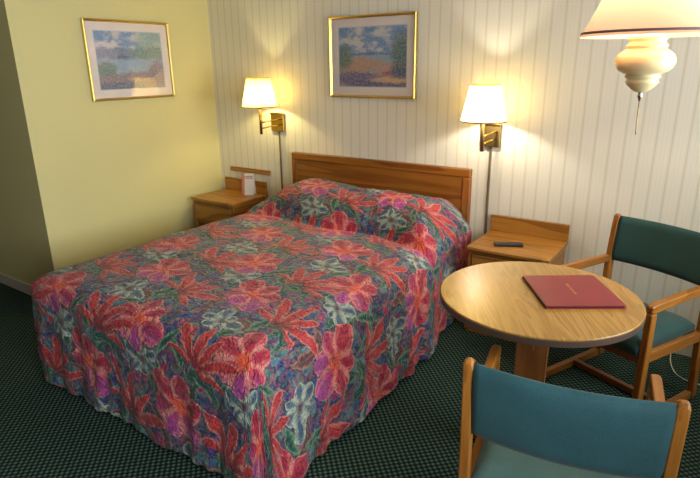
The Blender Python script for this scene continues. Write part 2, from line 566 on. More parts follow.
M_dark = plain('dark_shelf_back', srgb(70, 40, 20), 0.6)
M_pedestal = wood('pedestal_oak', srgb(122, 72, 32), srgb(160, 102, 52), 'Z', rough=0.4)


# ------------------------------------------------------------------ geometry helpers
def obj(name, bm, mat, parent=None, smooth=False, bevel=0.0, seg=2, auto=None):
    me = bpy.data.meshes.new(name)
    bmesh.ops.recalc_face_normals(bm, faces=bm.faces)
    bm.to_mesh(me)
    bm.free()
    for mt in (mat if isinstance(mat, (list, tuple)) else [mat]):
        me.materials.append(mt)
    o = bpy.data.objects.new(name, me)
    C.objects.link(o)
    if parent is not None:
        o.parent = parent
    if smooth:
        for p in me.polygons:
            p.use_smooth = True
    if bevel > 0:
        md = o.modifiers.new('bevel', 'BEVEL')
        md.width = bevel
        md.segments = seg
        md.limit_method = 'ANGLE'
        for p in me.polygons:
            p.use_smooth = True
        md.harden_normals = True
    return o


def add_box(bm, lo_, hi_, mi=0, mat=None):
    x0, y0, z0 = lo_
    x1, y1, z1 = hi_
    vs = [bm.verts.new(p) for p in ((x0, y0, z0), (x1, y0, z0), (x1, y1, z0), (x0, y1, z0), (x0, y0, z1), (x1, y0, z1), (x1, y1, z1), (x0, y1, z1))]
    if mat is not None:
        for v in vs:
            v.co = mat @ v.co
    for q in ((0, 3, 2, 1), (4, 5, 6, 7), (0, 1, 5, 4), (1, 2, 6, 5), (2, 3, 7, 6), (3, 0, 4, 7)):
        f = bm.faces.new([vs[i] for i in q])
        f.material_index = mi
    return vs


def box(name, lo_, hi_, mat, parent=None, bevel=0.0, seg=2):
    bm = bmesh.new()
    add_box(bm, lo_, hi_)
    return obj(name, bm, mat, parent, bevel=bevel, seg=seg)


def lathe_bm(profile, seg=40, cap=False, c=(0, 0, 0)):
    bm = bmesh.new()
    rings = []
    for r, z in profile:
        if r < 1e-6:
            rings.append([bm.verts.new((c[0], c[1], c[2] + z))])
        else:
            rings.append([bm.verts.new((c[0] + r * math.cos(2 * PI * i / seg), c[1] + r * math.sin(2 * PI * i / seg), c[2] + z)) for i in range(seg)])
    for a, b in zip(rings, rings[1:]):
        for i in range(seg):
            j = (i + 1) % seg
            if len(a) == 1 and len(b) == 1:
                continue
            if len(a) == 1:
                bm.faces.new((a[0], b[j], b[i]))
            elif len(b) == 1:
                bm.faces.new((a[i], a[j], b[0]))
            else:
                bm.faces.new((a[i], a[j], b[j], b[i]))
    if cap:
        for rg in (rings[0], rings[-1]):
            if len(rg) > 2:
                bm.faces.new(rg)
    return bm


def tube_bm(pts, r, seg=10, bm=None, taper=None):
    bm = bm or bmesh.new()
    pts = [Vector(p) for p in pts]
    rings = []
    nrm = None
    for i, p in enumerate(pts):
        t = (pts[min(i + 1, len(pts) - 1)] - pts[max(i - 1, 0)]).normalized()
        if nrm is None:
            nrm = t.orthogonal().normalized()
        else:
            nrm = (nrm - t * nrm.dot(t)).normalized()
        bn = t.cross(nrm)
        rr = r if taper is None else taper[i]
        rings.append([bm.verts.new(p + (nrm * math.cos(2 * PI * k / seg) + bn * math.sin(2 * PI * k / seg)) * rr) for k in range(seg)])
    for a, b in zip(rings, rings[1:]):
        for k in range(seg):
            bm.faces.new((a[k], a[(k + 1) % seg], b[(k + 1) % seg], b[k]))
    bm.faces.new(list(reversed(rings[0])))
    bm.faces.new(rings[-1])
    return bm


def sweep_bm(pts, w, d, wdir=Vector((1, 0, 0)), bm=None):
    """rectangular bar along pts: w along wdir, d across"""
    bm = bm or bmesh.new()
    pts = [Vector(p) for p in pts]
    rings = []
    n = len(pts)
    for i, p in enumerate(pts):
        t = (pts[min(i + 1, n - 1)] - pts[max(i - 1, 0)]).normalized()
        s = (wdir - t * wdir.dot(t)).normalized()
        q = t.cross(s)
        dd = d[i] if isinstance(d, (list, tuple)) else d
        ww = w[i] if isinstance(w, (list, tuple)) else w
        rings.append([bm.verts.new(p + s * (a * ww / 2) + q * (b * dd / 2)) for a, b in ((-1, -1), (1, -1), (1, 1), (-1, 1))])
    for a, b in zip(rings, rings[1:]):
        for k in range(4):
            bm.faces.new((a[k], a[(k + 1) % 4], b[(k + 1) % 4], b[k]))
    bm.faces.new(list(reversed(rings[0])))
    bm.faces.new(rings[-1])
    return bm


def tag(o, label=None, cat=None, group=None, kind=None):
    if label: o['label'] = label
    if cat: o['category'] = cat
    if group: o['group'] = group
    if kind: o['kind'] = kind
    return o


def thing(name, label, cat, loc=(0, 0, 0), rotz=0.0, group=None):
    o = bpy.data.objects.new(name, None)
    o.empty_display_size = 0.05
    C.objects.link(o)
    o.location = loc
    o.rotation_euler = (0, 0, rotz)
    return tag(o, label, cat, group)


def structure(name, lo_, hi_, mat, bevel=0.0):
    o = box(name, lo_, hi_, mat, bevel=bevel)
    o['kind'] = 'structure'
    return o


# ------------------------------------------------------------------ the room
JOG = -1.6242
XL, YF, H = -1.3, -4.75, 2.44
structure('floor', (XL - 0.1, YF - 0.1, -0.1), (WALL_R + 0.1, 0.1, 0.0), M_carpet)
structure('ceiling', (XL - 0.1, YF - 0.1, H), (WALL_R + 0.1, 0.1, H + 0.1), M_ceiling)
structure('wall_back', (-0.1, 0.0, 0.0), (WALL_R + 0.1, 0.1, H), M_wallpaper)
structure('wall_left', (XL, JOG, 0.0), (0.0, 0.0, H), M_yellow)                 # the projecting left wall; its end faces the room
structure('wall_alcove', (XL - 0.1, YF, 0.0), (XL, 0.0, H), M_dark_unseen)
structure('wall_front', (XL - 0.1, YF - 0.1, 0.0), (WALL_R + 0.1, YF, H), M_dark_unseen)
bm = bmesh.new()
(ya0, ya1, z0_, z1_, _), (yb0, yb1, _, _, _) = WINDOWS
for p, q in ((YF, ya0), (ya1, yb0), (yb1, 0)):
    add_box(bm, (WALL_R, p, 0), (WALL_R + 0.1, q, H))
for p, q in ((ya0, ya1), (yb0, yb1)):
    add_box(bm, (WALL_R, p, 0), (WALL_R + 0.1, q, z0_))
    add_box(bm, (WALL_R, p, z1_), (WALL_R + 0.1, q, H))
tag(obj('wall_right', bm, M_yellow), kind='structure')
for k, (wy0, wy1, wz0, wz1, _) in enumerate(WINDOWS):
    win = thing('window_%d' % (k + 1), None, None, (WALL_R + 0.05, (wy0 + wy1) / 2, wz0))  # both out of view; the second is added to light the back wall
    win['kind'] = 'structure'
    hw, hh = (wy1 - wy0) / 2, wz1 - wz0
    bm = bmesh.new()
    for lo_, hi_ in (((-.03, -hw, 0), (.03, hw, .05)), ((-.03, -hw, hh - .05), (.03, hw, hh)), ((-.03, -hw, .05), (.03, -hw + .05, hh - .05)),
                     ((-.03, hw - .05, .05), (.03, hw, hh - .05)), ((-.03, -.025, .05), (.03, .025, hh - .05))):
        add_box(bm, lo_, hi_)
    obj('window_frame', bm, M_white, win)
    box('window_glass', (-.004, -hw + .05, .05), (.004, hw - .05, hh - .05), M_glass, win)
structure('baseboard_back', (0.0, -0.014, 0.0), (WALL_R, 0.0, 0.085), M_white, 0.003)
structure('baseboard_left', (0.0, JOG - 0.0, 0.0), (0.014, -0.014, 0.085), M_white, 0.003)
structure('baseboard_alcove', (XL, JOG - 0.014, 0.0), (0.014, JOG, 0.085), M_white, 0.003)

# ------------------------------------------------------------------ bed
HX1, HX2, HZ = 0.8796, 2.4056, 0.9676
hb = thing('headboard', 'wide oak headboard with a framed flat panel fixed behind the bed', 'headboard', ((HX1 + HX2) / 2, 0, 0.30))
W2 = (HX2 - HX1) / 2
hz = HZ - 0.30
box('panel', (-W2 + .05, -.044, .0), (W2 - .05, -.004, hz - .055), M_head_x, hb)
box('bottom_board', (-W2 + .055, -.043, -.15), (W2 - .055, -.004, 0.0), M_head_x, hb)
# stiles and top rail with a bevelled inner edge
for s in (-1, 1):
    a, b = sorted((s * W2, s * (W2 - .055)))
    box('stile', (a, -.05, -.28), (b, -.002, hz - .0555), M_head_z, hb, bevel=.008, seg=3)
box('top_rail', (-W2, -.05, hz - .055), (W2, -.002, hz), M_head_x, hb, bevel=.008, seg=3)

BX0, BX1, BYF, BYH, ZT = 0.82, 2.49, -2.18, -0.07, 0.600
bed = thing('bed', 'mattress and box spring wholly under the floral bedspread', 'bed', ((BX0 + BX1) / 2, (BYF + BYH) / 2, 0))
w, l = (BX1 - BX0) / 2 - .07, (BYH - BYF) / 2 - .07
box('mattress', (-w, -l, .30), (w, l, .54), M_mattress, bed, bevel=.10, seg=5)
box('box_spring', (-w + .02, -l + .02, .10), (w - .02, l - .01, .299), M_boxspring, bed, bevel=.02)
for sx in (-1, 1):
    for sy in (-1, 1):
        box('leg', (sx * (w - .1) - .025, sy * (l - .1) - .025, 0.0), (sx * (w - .1) + .025, sy * (l - .1) + .025, .10), M_black, bed)


def smoothstep(a, b, x):
    t = min(1, max(0, (x - a) / (b - a)))
    return t * t * (3 - 2 * t)


def build_spread():
    NX, NY, ND = 150, 196, 56
    rc = 0.075
    bm = bmesh.new()
    uvl = bm.loops.layers.uv.new('cloth')
    cloth = {}
    DROP = ZT - 0.022

    def top_z(x, y):
        n = mnoise.noise(Vector((x * 3.1, y * 3.1, 0.3)))
        n2 = mnoise.noise(Vector((x * 9, y * 9, 2.3)))
        n3 = mnoise.noise(Vector((x * 26, y * 26, 7.3)))
        z = ZT + 0.010 * n + 0.006 * n2 + 0.0022 * n3
                # pillows under the cover
        yc = -0.575 - 0.07 * smoothstep(1.9, 2.45, x) + 0.02 * math.sin(x * 7)
        t = (y - yc) / (-0.07 - yc)
        if t > -0.2:
            side = smoothstep(0.74, 1.24, x) * (1 - smoothstep(2.28, 2.52, x) * 0.9)
            mid = 1 - 0.10 * math.exp(-((x - 1.66) / .13) ** 2)
            hgt = (0.215 - 0.02 * smoothstep(1.2, 2.3, x)) * side * mid
            if t > 0:
                prof = (1 - (1 - min(1, t / 0.50)) ** 2.4) - 0.25 * smoothstep(0.72, 1.1, t)
                z += hgt * prof
            z -= 0.024 * math.exp(-(t / 0.05) ** 2)
            z += 0.010 * mnoise.noise(Vector((x * 11, y * 14, 5))) * smoothstep(0, .2, t)
        return z

    def vstretch(x, y):
        # extra cloth taken up by the pillow mound
        return y + 0.9 * max(0.0, top_z(x, y) - ZT - 0.012)

    grid = {}
    info = {}
    for i in range(NX + 1):
        for j in range(NY + 1):
            x = BX0 + (BX1 - BX0) * i / NX
            y = BYF + (BYH - BYF) * j / NY
            nx = ny = 0.0
            # round the two foot corners
            cx = BX0 + rc if x < BX0 + rc else (BX1 - rc if x > BX1 - rc else None)
            if cx is not None and y < BYF + rc:
                dx, dy = x - cx, y - (BYF + rc)
                m_ = max(abs(dx), abs(dy))
                h_ = math.hypot(dx, dy)
                if h_ > 1e-9:
                    k = m_ / h_
                    px, py = cx + dx * k, BYF + rc + dy * k
                    nx, ny = dx / h_, dy / h_
                else:
                    px, py = x, y
            else:
                px, py = x, y
                if i == 0: nx = -1
                elif i == NX: nx = 1
                elif j == 0: ny = -1
            # round the shoulder of the top edge
            ex, ey = max(0.0, min(px - BX0, BX1 - px)), max(0.0, py - BYF)
            if cx is not None and y < BYF + rc:
                ec = max(0.0, rc - math.hypot(px - cx, py - (BYF + rc)))
                ex, ey = min(ex, ec), min(ey, ec)
            rs = 0.15
            dropd = 0.045 + 0.085 * smoothstep(0.9, 2.3, px)
            if px > 2.2: dropd = max(dropd, 0.045 + 0.065 * smoothstep(2.2, 2.3, px))
            dropd *= 1 - 0.6 * smoothstep(-.6, -.2, py)
            def sh_(e):
                return 0.0 if e > rs else 1 - math.sqrt(max(0, 1 - (1 - e / rs) ** 2))
            sx_, sy_ = sh_(ex), sh_(ey)
            drop = dropd * (1 - (1 - sx_) * (1 - sy_))
            v = bm.verts.new((px, py, top_z(px, py) - drop))
            gx = dropd * 0.8 * sh_(max(0.0, min(x - BX0, BX1 - x))) * (1 if x > 1.6 else -1)
            gy = -dropd * 0.8 * sh_(max(0.0, y - BYF))
            v.co.x -= 0.045 * smoothstep(-.95, -.35, py) * smoothstep(1.8, 2.45, px)
            px = v.co.x
            grid[i, j] = v
            cloth[v] = (x + gx, vstretch(x, y) + gy)
            info[i, j] = (px, py, nx, ny, x, y)
    def quad(a, b, c_, d_):
        bm.faces.new((a, b, c_, d_))
    for i in range(NX):
        for j in range(NY):
            quad(grid[i, j], grid[i + 1, j], grid[i + 1, j + 1], grid[i, j + 1])
    # skirt
    per = [(0, j) for j in range(NY, -1, -1)] + [(i, 0) for i in range(1, NX + 1)] + [(NX, j) for j in range(1, NY + 1)]
    prev = None
    s = 0.0
    lastp = None
    for key in per:
        px, py, nx, ny, x, y = info[key]
        if lastp:
            s += math.hypot(px - lastp[0], py - lastp[1])
        lastp = (px, py)
        top = grid[key]
        z0 = top.co.z
        col = [top]
        corner = smoothstep(0.15, 0.7, min(abs(nx), abs(ny)))
        headfade = smoothstep(BYH + 0.02, BYH - 0.25, py)
        nearhead = 1 - headfade
        for k in range(1, ND + 1):
            f = k / ND
            zz = z0 + (0.022 - z0) * f
            d = z0 - zz
            fl = 0.006 + (0.030 + 0.015 * max(0, nx)) * f ** 0.8 * (1.0 + 0.35 * corner)
            if nx < -0.5: fl *= 0.45
            if nx > 0.5: fl *= 1 - 0.75 * smoothstep(-0.75, -0.35, py)
            fold = math.sin(s * 21 + 2.2 * math.sin(s * 5.3)) * 0.014 + math.sin(s * 47 + 3 * math.sin(s * 9) + d * 6) * 0.006
            fold *= f ** 0.7
            fold += corner * f * 0.030 * math.sin(s * 62)
            wr = mnoise.noise(Vector((s * 7, d * 7, 1))) * 0.014 + mnoise.noise(Vector((s * 19, d * 24, 9))) * 0.007
            wr *= min(1, f * 4)
            off = fl + (fold + wr) * (0.35 + 0.65 * headfade)
            off = max(off, 0.004)
            zz += mnoise.noise(Vector((s * 4, f, 3))) * 0.008 * f
            if k == ND:
                zz += 0.010 * math.sin(s * 26) + 0.008
            ox, oy = px + nx * off, py + ny * off
            v = bm.verts.new((max(ox, 0.60), oy, max(0.006, zz)))
            cloth[v] = (cloth[top][0] + nx * d, cloth[top][1] + ny * d)
            col.append(v)
        if prev:
            for k in range(ND):
                quad(prev[k], prev[k + 1], col[k + 1], col[k])
        prev = col
    for f in bm.faces:
        for lp in f.loops:
            lp[uvl].uv = cloth[lp.vert]
    o = obj('bedspread', bm, M_spread, smooth=True)
    tag(o, 'quilted floral bedspread in coral red, pink and navy draped over the bed', 'bedspread')
    return o


build_spread()


# ------------------------------------------------------------------ nightstands
NW, ND_, NH, NPZ = 0.4933, 0.4269, 0.5788, 0.6858
def make_nightstand(label, loc):
    t = thing('nightstand', label, 'nightstand', loc, 0, 'oak nightstands either side of the bed')
    th = .022
    # local x 0..NW, y -ND_..0, z 0..NH
    box('top', (0, -ND_, NH - th), (NW, -.004, NH), M_oak_x, t, bevel=.005)
    box('back_rail', (.0, -.028, NH), (NW, -.006, NPZ), M_oak_x, t, bevel=.004)
    box('side_panel', (.008, -ND_ + .02, .03), (.03, -.03, NH - th), M_oak_y, t, bevel=.002)
    box('side_panel', (NW - .03, -ND_ + .02, .03), (NW - .008, -.03, NH - th), M_oak_y, t, bevel=.002)
    box('back_panel', (.03, -.045, .10), (NW - .03, -.033, NH - th), M_dark, t)
    box('drawer_rail', (.03, -ND_ + .022, NH - .045), (NW - .03, -ND_ + .05, NH - th), M_oak_x, t)
    dr = box('drawer', (.034, -ND_ + .012, .385), (NW - .034, -ND_ + .032, NH - .049), M_oak_x, t, bevel=.004)
    box('shelf', (.03, -ND_ + .03, .355), (NW - .03, -.045, .375), M_oak_x, t)
    box('bottom_shelf', (.03, -ND_ + .03, .10), (NW - .03, -.045, .12), M_oak_x, t)
    box('plinth', (.012, -ND_ + .05, .0), (NW - .012, -.035, .0995), M_oak_x, t)
    return t
make_nightstand('oak nightstand in the corner under the wooden wall strip, holding a tent card', (0.0812, -0.014, 0))
make_nightstand('oak nightstand between the bed and the round table, holding the remote', (2.5633, -0.014, 0))

rail = box('wall_strip', (-.233, -.018, -.019), (.233, 0, .019), M_oak_x, bevel=.003)
rail.location = (0.372, 0, 0.7635)
tag(rail, 'narrow horizontal oak strip fixed on the wallpaper above the corner nightstand', 'wall rail')

# tent card
tc = thing('tent_card', 'folded white and salmon information card standing on the corner nightstand', 'card', (0.462, -0.115, NH), R(20))
bm = bmesh.new()
hgt, hw_, sp = 0.185, .042, .028
def leaf(mi_, sgn):
    m4 = Matrix.Translation((0, 0, hgt)) @ Matrix.Rotation(sgn * math.atan2(sp, hgt), 4, 'X')
    b = bmesh.new()
    add_box(b, (-hw_, -.0006, -hgt), (hw_, .0006, 0), 0, m4)
    return b
obj('front_leaf', leaf(0, -1), M_paper, tc)
obj('back_leaf', leaf(0, 1), M_paper, tc)
# salmon side fold and red heading on the front leaf
m4 = Matrix.Translation((0, 0, hgt)) @ Matrix.Rotation(-math.atan2(sp, hgt), 4, 'X')
bm = bmesh.new(); add_box(bm, (-hw_ - .026, -.0008, -hgt), (-hw_ + .0, .0004, -.012), 0, m4)
tag(obj('side_flap', bm, M_pinkcard, tc), 'salmon pink side flap')
bm = bmesh.new()
random.seed(4)
for rr_, (z_, h_) in enumerate(((-.022, .010), (-.038, .006))):
    x_ = -hw_ + .006
    while x_ < hw_ - .012:
        w_ = random.uniform(.004, .008)
        add_box(bm, (x_, -.0014, z_ - h_), (x_ + w_, -.0006, z_), 0, m4)
        x_ += w_ + .002
tag(obj('heading', bm, M_redink, tc), 'red printed heading')

# remote
rm = thing('remote_control', 'black remote control lying on the right nightstand', 'remote', (2.775, -0.30, NH + .0005), R(28))
box('body', (-.085, -.022, .0), (.085, .022, .018), M_black, rm, bevel=.006, seg=3)
bm = bmesh.new()
for i in range(9):
    for j in range(3):
        add_box(bm, (-.07 + i * .015, -.014 + j * .011, .018), (-.062 + i * .015, -.008 + j * .011, .0195))
obj('buttons', bm, M_key, rm)


# ------------------------------------------------------------------ pictures
def picture(name_label, kind, loc, rz):
    t = thing('framed_picture', name_label, 'picture', loc, rz, 'brass framed landscape prints')
    w, h = 0.708 / 2, 0.5524 / 2
    fwid, fd = .017, .024
    bm = bmesh.new()
    # mitred moulding: profile around the rectangle
    prof = [(0, 0), (0, -fd), (.006, -fd - .004), (fwid - .004, -fd + .002), (fwid, -.012), (fwid, 0)]
    rings = []
    for (dx, y) in prof:
        rings.append([bm.verts.new((sx * (w - dx), y, sz * (h - dx))) for sx, sz in ((-1, -1), (1, -1), (1, 1), (-1, 1))])
    for a, b in zip(rings, rings[1:] + rings[:1]):
        for k in range(4):
            bm.faces.new((a[k], a[(k + 1) % 4], b[(k + 1) % 4], b[k]))
    obj('frame', bm, M_gold, t)
    iw, ih = w - fwid, h - fwid
    box('backing', (-iw, -.006, -ih), (iw, -.001, ih), M_paper, t)
    # mat with opening
    mw = .054
    def ringframe(ow, oh, iw2, ih2, y0, y1):
        bm = bmesh.new()
        add_box(bm, (-ow, y0, -oh), (ow, y1, -ih2)); add_box(bm, (-ow, y0, ih2), (ow, y1, oh))
        add_box(bm, (-ow, y0, -ih2), (-iw2, y1, ih2)); add_box(bm, (iw2, y0, -ih2), (ow, y1, ih2))
        return bm
    obj('mat_board', ringframe(iw, ih, iw - mw, ih - mw, -.009, -.006), M_mat, t)
    obj('inner_mat', ringframe(iw - mw + .001, ih - mw + .001, iw - mw - .006, ih - mw - .006, -.0085, -.0061), M_matedge, t)
    pw, phh = iw - mw - .004, ih - mw - .004
    bm = bmesh.new()
    uvl = bm.loops.layers.uv.new('print')
    vs = [bm.verts.new(p) for p in ((-pw, -.007, -phh), (pw, -.007, -phh), (pw, -.007, phh), (-pw, -.007, phh))]
    f = bm.faces.new(vs)
    for lp, uv in zip(f.loops, ((0, 0), (1, 0), (1, 1), (0, 1))):
        lp[uvl].uv = uv
    obj('print', bm, mat_print(kind), t)
    bm = bmesh.new()
    vs = [bm.verts.new(p) for p in ((-iw, -.013, -ih), (iw, -.013, -ih), (iw, -.013, ih), (-iw, -.013, ih))]
    bm.faces.new(vs)
    obj('glass', bm, M_glass, t)
    return t
picture('brass framed shoreline print on the striped wall above the headboard', 'shore', ((1.2635 + 1.9717) / 2, 0, 1.6821), 0)
picture('brass framed blue lake print on the plain yellow left wall', 'lake', (0, -0.798, 1.6821), R(90))


# ------------------------------------------------------------------ wall lamps
def sconce(label, px, sx, sy, zb, power, swing):
    """px: plate centre x; shade axis at (sx, sy)"""
    t = thing('wall_lamp', label, 'wall lamp', (px, 0, 1.195), 0, 'swing-arm wall lamps beside the bed')
    X, Y = sx - px, sy
    box('mounting_plate', (-.066, -.026, -.073), (.066, 0, .073), M_brass_dark if swing else M_brass, t, bevel=.006, seg=3)
    bm = bmesh.new(); add_box(bm, (-.068, -.03, .058), (.068, -.012, .075))
    obj('plate_trim', bm, M_brass, t, bevel=.003)
    # two parallel arms rising from the plate to the stem
    for k in (0, 1):
        z0 = -.03 + .045 * k
        z1 = z0 + .0
        bm = tube_bm([(.045, -.03, z0 + .012), (.045 + (X - .045) * .5, -.03 + (Y + .03) * .35, z0 + .008), (X, Y, z1 - .004)], .0055, 10)
        obj('arm', bm, M_brass, t, smooth=True)
    st = zb - 1.195
    obj('stem', tube_bm([(X, Y, -.078), (X, Y, st + .01)], .0115, 14), M_brass_dark if swing else M_brass, t, smooth=True)
    obj('socket', tube_bm([(X, Y, st - .012), (X, Y, st + .027)], .017, 14), M_black, t, smooth=True)
    # shade: thin open cone
    r0, r1, hs = .137, .090, .212
    prof = [(r0, st), (r0 + .0025, st + .002), (r1 + .0025, st + hs), (r1, st + hs), (r1 - .001, st + hs - .001), (r0 - .001, st + .001), (r0, st)]
    sh = obj('lamp_shade', lathe_bm([(r0, st), (r1, st + hs)], 56, c=(X, Y, 0)), M_shade, t, smooth=True)
    tr = obj('shade_trim', lathe_bm([(r0 - .001, st - .003), (r0 + .0015, st - .003), (r0 + .001, st + .005), (r0 - .002, st + .005), (r0 - .001, st - .003)], 56, c=(X, Y, 0)), M_shade_trim, sh, smooth=True)
    tr2 = obj('shade_trim', lathe_bm([(r1 - .001, st + hs - .004), (r1 + .0015, st + hs - .004), (r1 + .001, st + hs + .003), (r1 - .002, st + hs + .003), (r1 - .001, st + hs - .004)], 56, c=(X, Y, 0)), M_shade, sh, smooth=True)
    bulb = obj('bulb', lathe_bm([(0, st + .110), (.012, st + .108), (.024, st + .095), (.029, st + .077), (.024, st + .055), (.014, st + .037), (.013, st + .027)], 20, c=(X, Y, 0)), M_bulb, t, smooth=True)
    pd = bpy.data.lights.new('lamp_bulb_light', 'POINT')
    pd.energy = power
    pd.color = (1.0, 0.84, 0.32) if not swing else (1.0, 0.91, 0.74)
    pd.shadow_soft_size = 0.02
    po = bpy.data.objects.new('lamp_bulb_light', pd)
    C.objects.link(po)
    po.parent = t
    po.location = (X, Y, st + .070)
    # cord cover down the wall
    bm = bmesh.new(); add_box(bm, (-.003 if swing else .0, -.012, -.70), (.012 if swing else .010, 0, -.073))
    obj('cord_cover', bm, M_cover, t, bevel=.002)
    return t
sconce('brass wall lamp with lit cream shade at left, near the room corner', 0.723, 0.712, -0.20, 1.330, 8.0, False)
sconce('brass wall lamp with lit cream shade at right of the headboard', 2.515, 2.534, -0.20, 1.300, 11.0, True)

# ------------------------------------------------------------------ pendant lamp
PX, PY = 3.492, -1.225
pl = thing('pendant_lamp', 'hanging lamp with wide beige shade and cream ceramic ball above the table', 'pendant lamp', (PX, PY, 1.37))
def zl(z): return z - 1.37
prof = [(.0, 1.530), (.018, 1.532), (.030, 1.540), (.043, 1.552), (.050, 1.560), (.054, 1.566), (.051, 1.571), (.049, 1.574), (.055, 1.580), (.058, 1.585), (.053, 1.590),
        (.062, 1.594), (.078, 1.602), (.089, 1.613), (.095, 1.628), (.0945, 1.642), (.088, 1.656), (.076, 1.667), (.064, 1.674), (.060, 1.677), (.065, 1.682), (.065, 1.688), (.059, 1.692),
        (.057, 1.700), (.061, 1.706), (.059, 1.716), (.030, 1.722), (.0, 1.724)]
obj('ceramic_ball', lathe_bm([(r, zl(z)) for r, z in prof], 48), M_pend_ball, pl, smooth=True)
obj('socket_cup', lathe_bm([(0, zl(1.722)), (.022, zl(1.722)), (.022, zl(1.758)), (0, zl(1.758))], 24), M_brass, pl, smooth=True)
S0, S1 = 1.716, 1.965
sh = obj('lamp_shade', lathe_bm([(.217, zl(S0)), (.2005, zl(S0 + .03)), (.100, zl(S1))], 72), M_pend_shade, pl, smooth=True)
# concave-free straight flare: keep the cone
obj('shade_trim', lathe_bm([(.2155, zl(S0 + .008)), (.2175, zl(S0 + .008)), (.2135, zl(S0 + .016)), (.211, zl(S0 + .016)), (.2155, zl(S0 + .008))], 72), plain('grey_braid_trim', srgb(120, 96, 96), 0.8), sh, smooth=True)
obj('hub', lathe_bm([(0, zl(S1 - .03)), (.02, zl(S1 - .03)), (.02, zl(S1 - .0)), (.008, zl(S1 + .02)), (0, zl(S1 + .02))], 20), M_brass, pl, smooth=True)
bm = bmesh.new()
for k in range(3):
    a = k * 2 * PI / 3 + .4
    tube_bm([(0.018 * math.cos(a), .018 * math.sin(a), zl(S1 - .015)), (.1025 * math.cos(a), .1025 * math.sin(a), zl(S1 - .006))], .002, 6, bm)
obj('spider', bm, M_brass, pl)
bm = bmesh.new()
for sg in (-1, 1):
    tube_bm([(sg * .016, 0, zl(1.745)), (sg * .045, 0, zl(1.775)), (sg * .055, 0, zl(1.82)), (sg * .048, 0, zl(1.875)), (sg * .022, 0, zl(1.925)), (0, 0, zl(S1 - .025))], .0025, 8, bm)
obj('harp', bm, M_brass, pl, smooth=True)
obj('bulb', lathe_bm([(0, zl(1.85)), (.02, zl(1.845)), (.03, zl(1.82)), (.024, zl(1.79)), (.014, zl(1.765)), (.0135, zl(1.757))], 20, c=(0, 0, 0)), M_bulb, pl, smooth=True)
bm = bmesh.new()
zc = S1 + .015
k = 0
while zc < H - .06:                                   # chain links up to the ceiling
    a = (k % 2) * PI / 2
    pts = [(.009 * math.cos(q) * math.cos(a), .009 * math.cos(q) * math.sin(a), zl(zc + .015 + .015 * math.sin(q))) for q in [i * 2 * PI / 10 for i in range(11)]]
    tube_bm(pts, .0018, 5, bm)
    zc += .024
    k += 1
tag(obj('chain', bm, M_brass, pl, smooth=True), kind='stuff')
obj('ceiling_canopy', lathe_bm([(0, zl(H - .055)), (.012, zl(H - .053)), (.03, zl(H - .035)), (.055, zl(H - .012)), (.06, zl(H - .001)), (0, zl(H - .001))], 32), M_brass, pl, smooth=True)
fin = obj('finial', lathe_bm([(0, zl(1.500)), (.004, zl(1.502)), (.005, zl(1.510)), (.009, zl(1.515)), (.009, zl(1.522)), (.006, zl(1.526)), (.009, zl(1.532)), (0, zl(1.534))], 16), M_chrome, pl, smooth=True)
obj('pull_chain', tube_bm([(0, 0, zl(1.503)), (.001, 0, zl(1.46)), (.003, 0, zl(1.40)), (.004, 0, zl(1.385))], .0022, 6), M_brass_dark, pl, smooth=True)
pd = bpy.data.lights.new('pendant_bulb_light', 'POINT')
pd.energy = 11
pd.color = (1.0, 0.90, 0.72)
pd.shadow_soft_size = 0.02
po = bpy.data.objects.new('pendant_bulb_light', pd)
C.objects.link(po); po.parent = pl; po.location = (0, 0, zl(1.82))

# ------------------------------------------------------------------ round table
TX, TY, TR, TZ = 3.235, -1.318, 0.391, 0.74
tb = thing('round_table', 'round oak-look pedestal table with dark edge band', 'table', (TX, TY, 0))
obj('tabletop', lathe_bm([(0, TZ), (TR - .003, TZ), (TR, TZ - .003), (TR, TZ - .006), (0, TZ - .006)], 96), M_table, tb)
obj('edge_band', lathe_bm([(0, TZ - .0062), (TR + .001, TZ - .0062), (TR + .0015, TZ - .012), (TR + .0005, TZ - .030), (TR - .012, TZ - .034), (0, TZ - .034)], 96), M_band, tb, smooth=False)
mr = Matrix.Rotation(R(12), 4, 'Z')
bm = bmesh.new(); add_box(bm, (-.062, -.062, .055), (.062, .062, TZ - .05), 0, mr)
obj('pedestal', bm, M_pedestal, tb, bevel=.004)
bm = bmesh.new()
add_box(bm, (-.20, -.03, TZ - .05), (.20, .03, TZ - .034), 0, mr); add_box(bm, (-.03, -.20, TZ - .0495), (.03, .20, TZ - .0345), 0, mr)
obj('top_support', bm, M_pedestal, tb)
for k in range(4):
    mk = Matrix.Rotation(R(12 + 90 * k), 4, 'Z')
    bm = sweep_bm([mk @ Vector((.0 if k % 2 else .0, 0, .03)), mk @ Vector((.15, 0, .03)), mk @ Vector((.28, 0, .022))], .06, [.05, .05, .03], mk.to_3x3() @ Vector((0, 1, 0)))
    obj('foot', bm, M_pedestal, tb, bevel=.004)

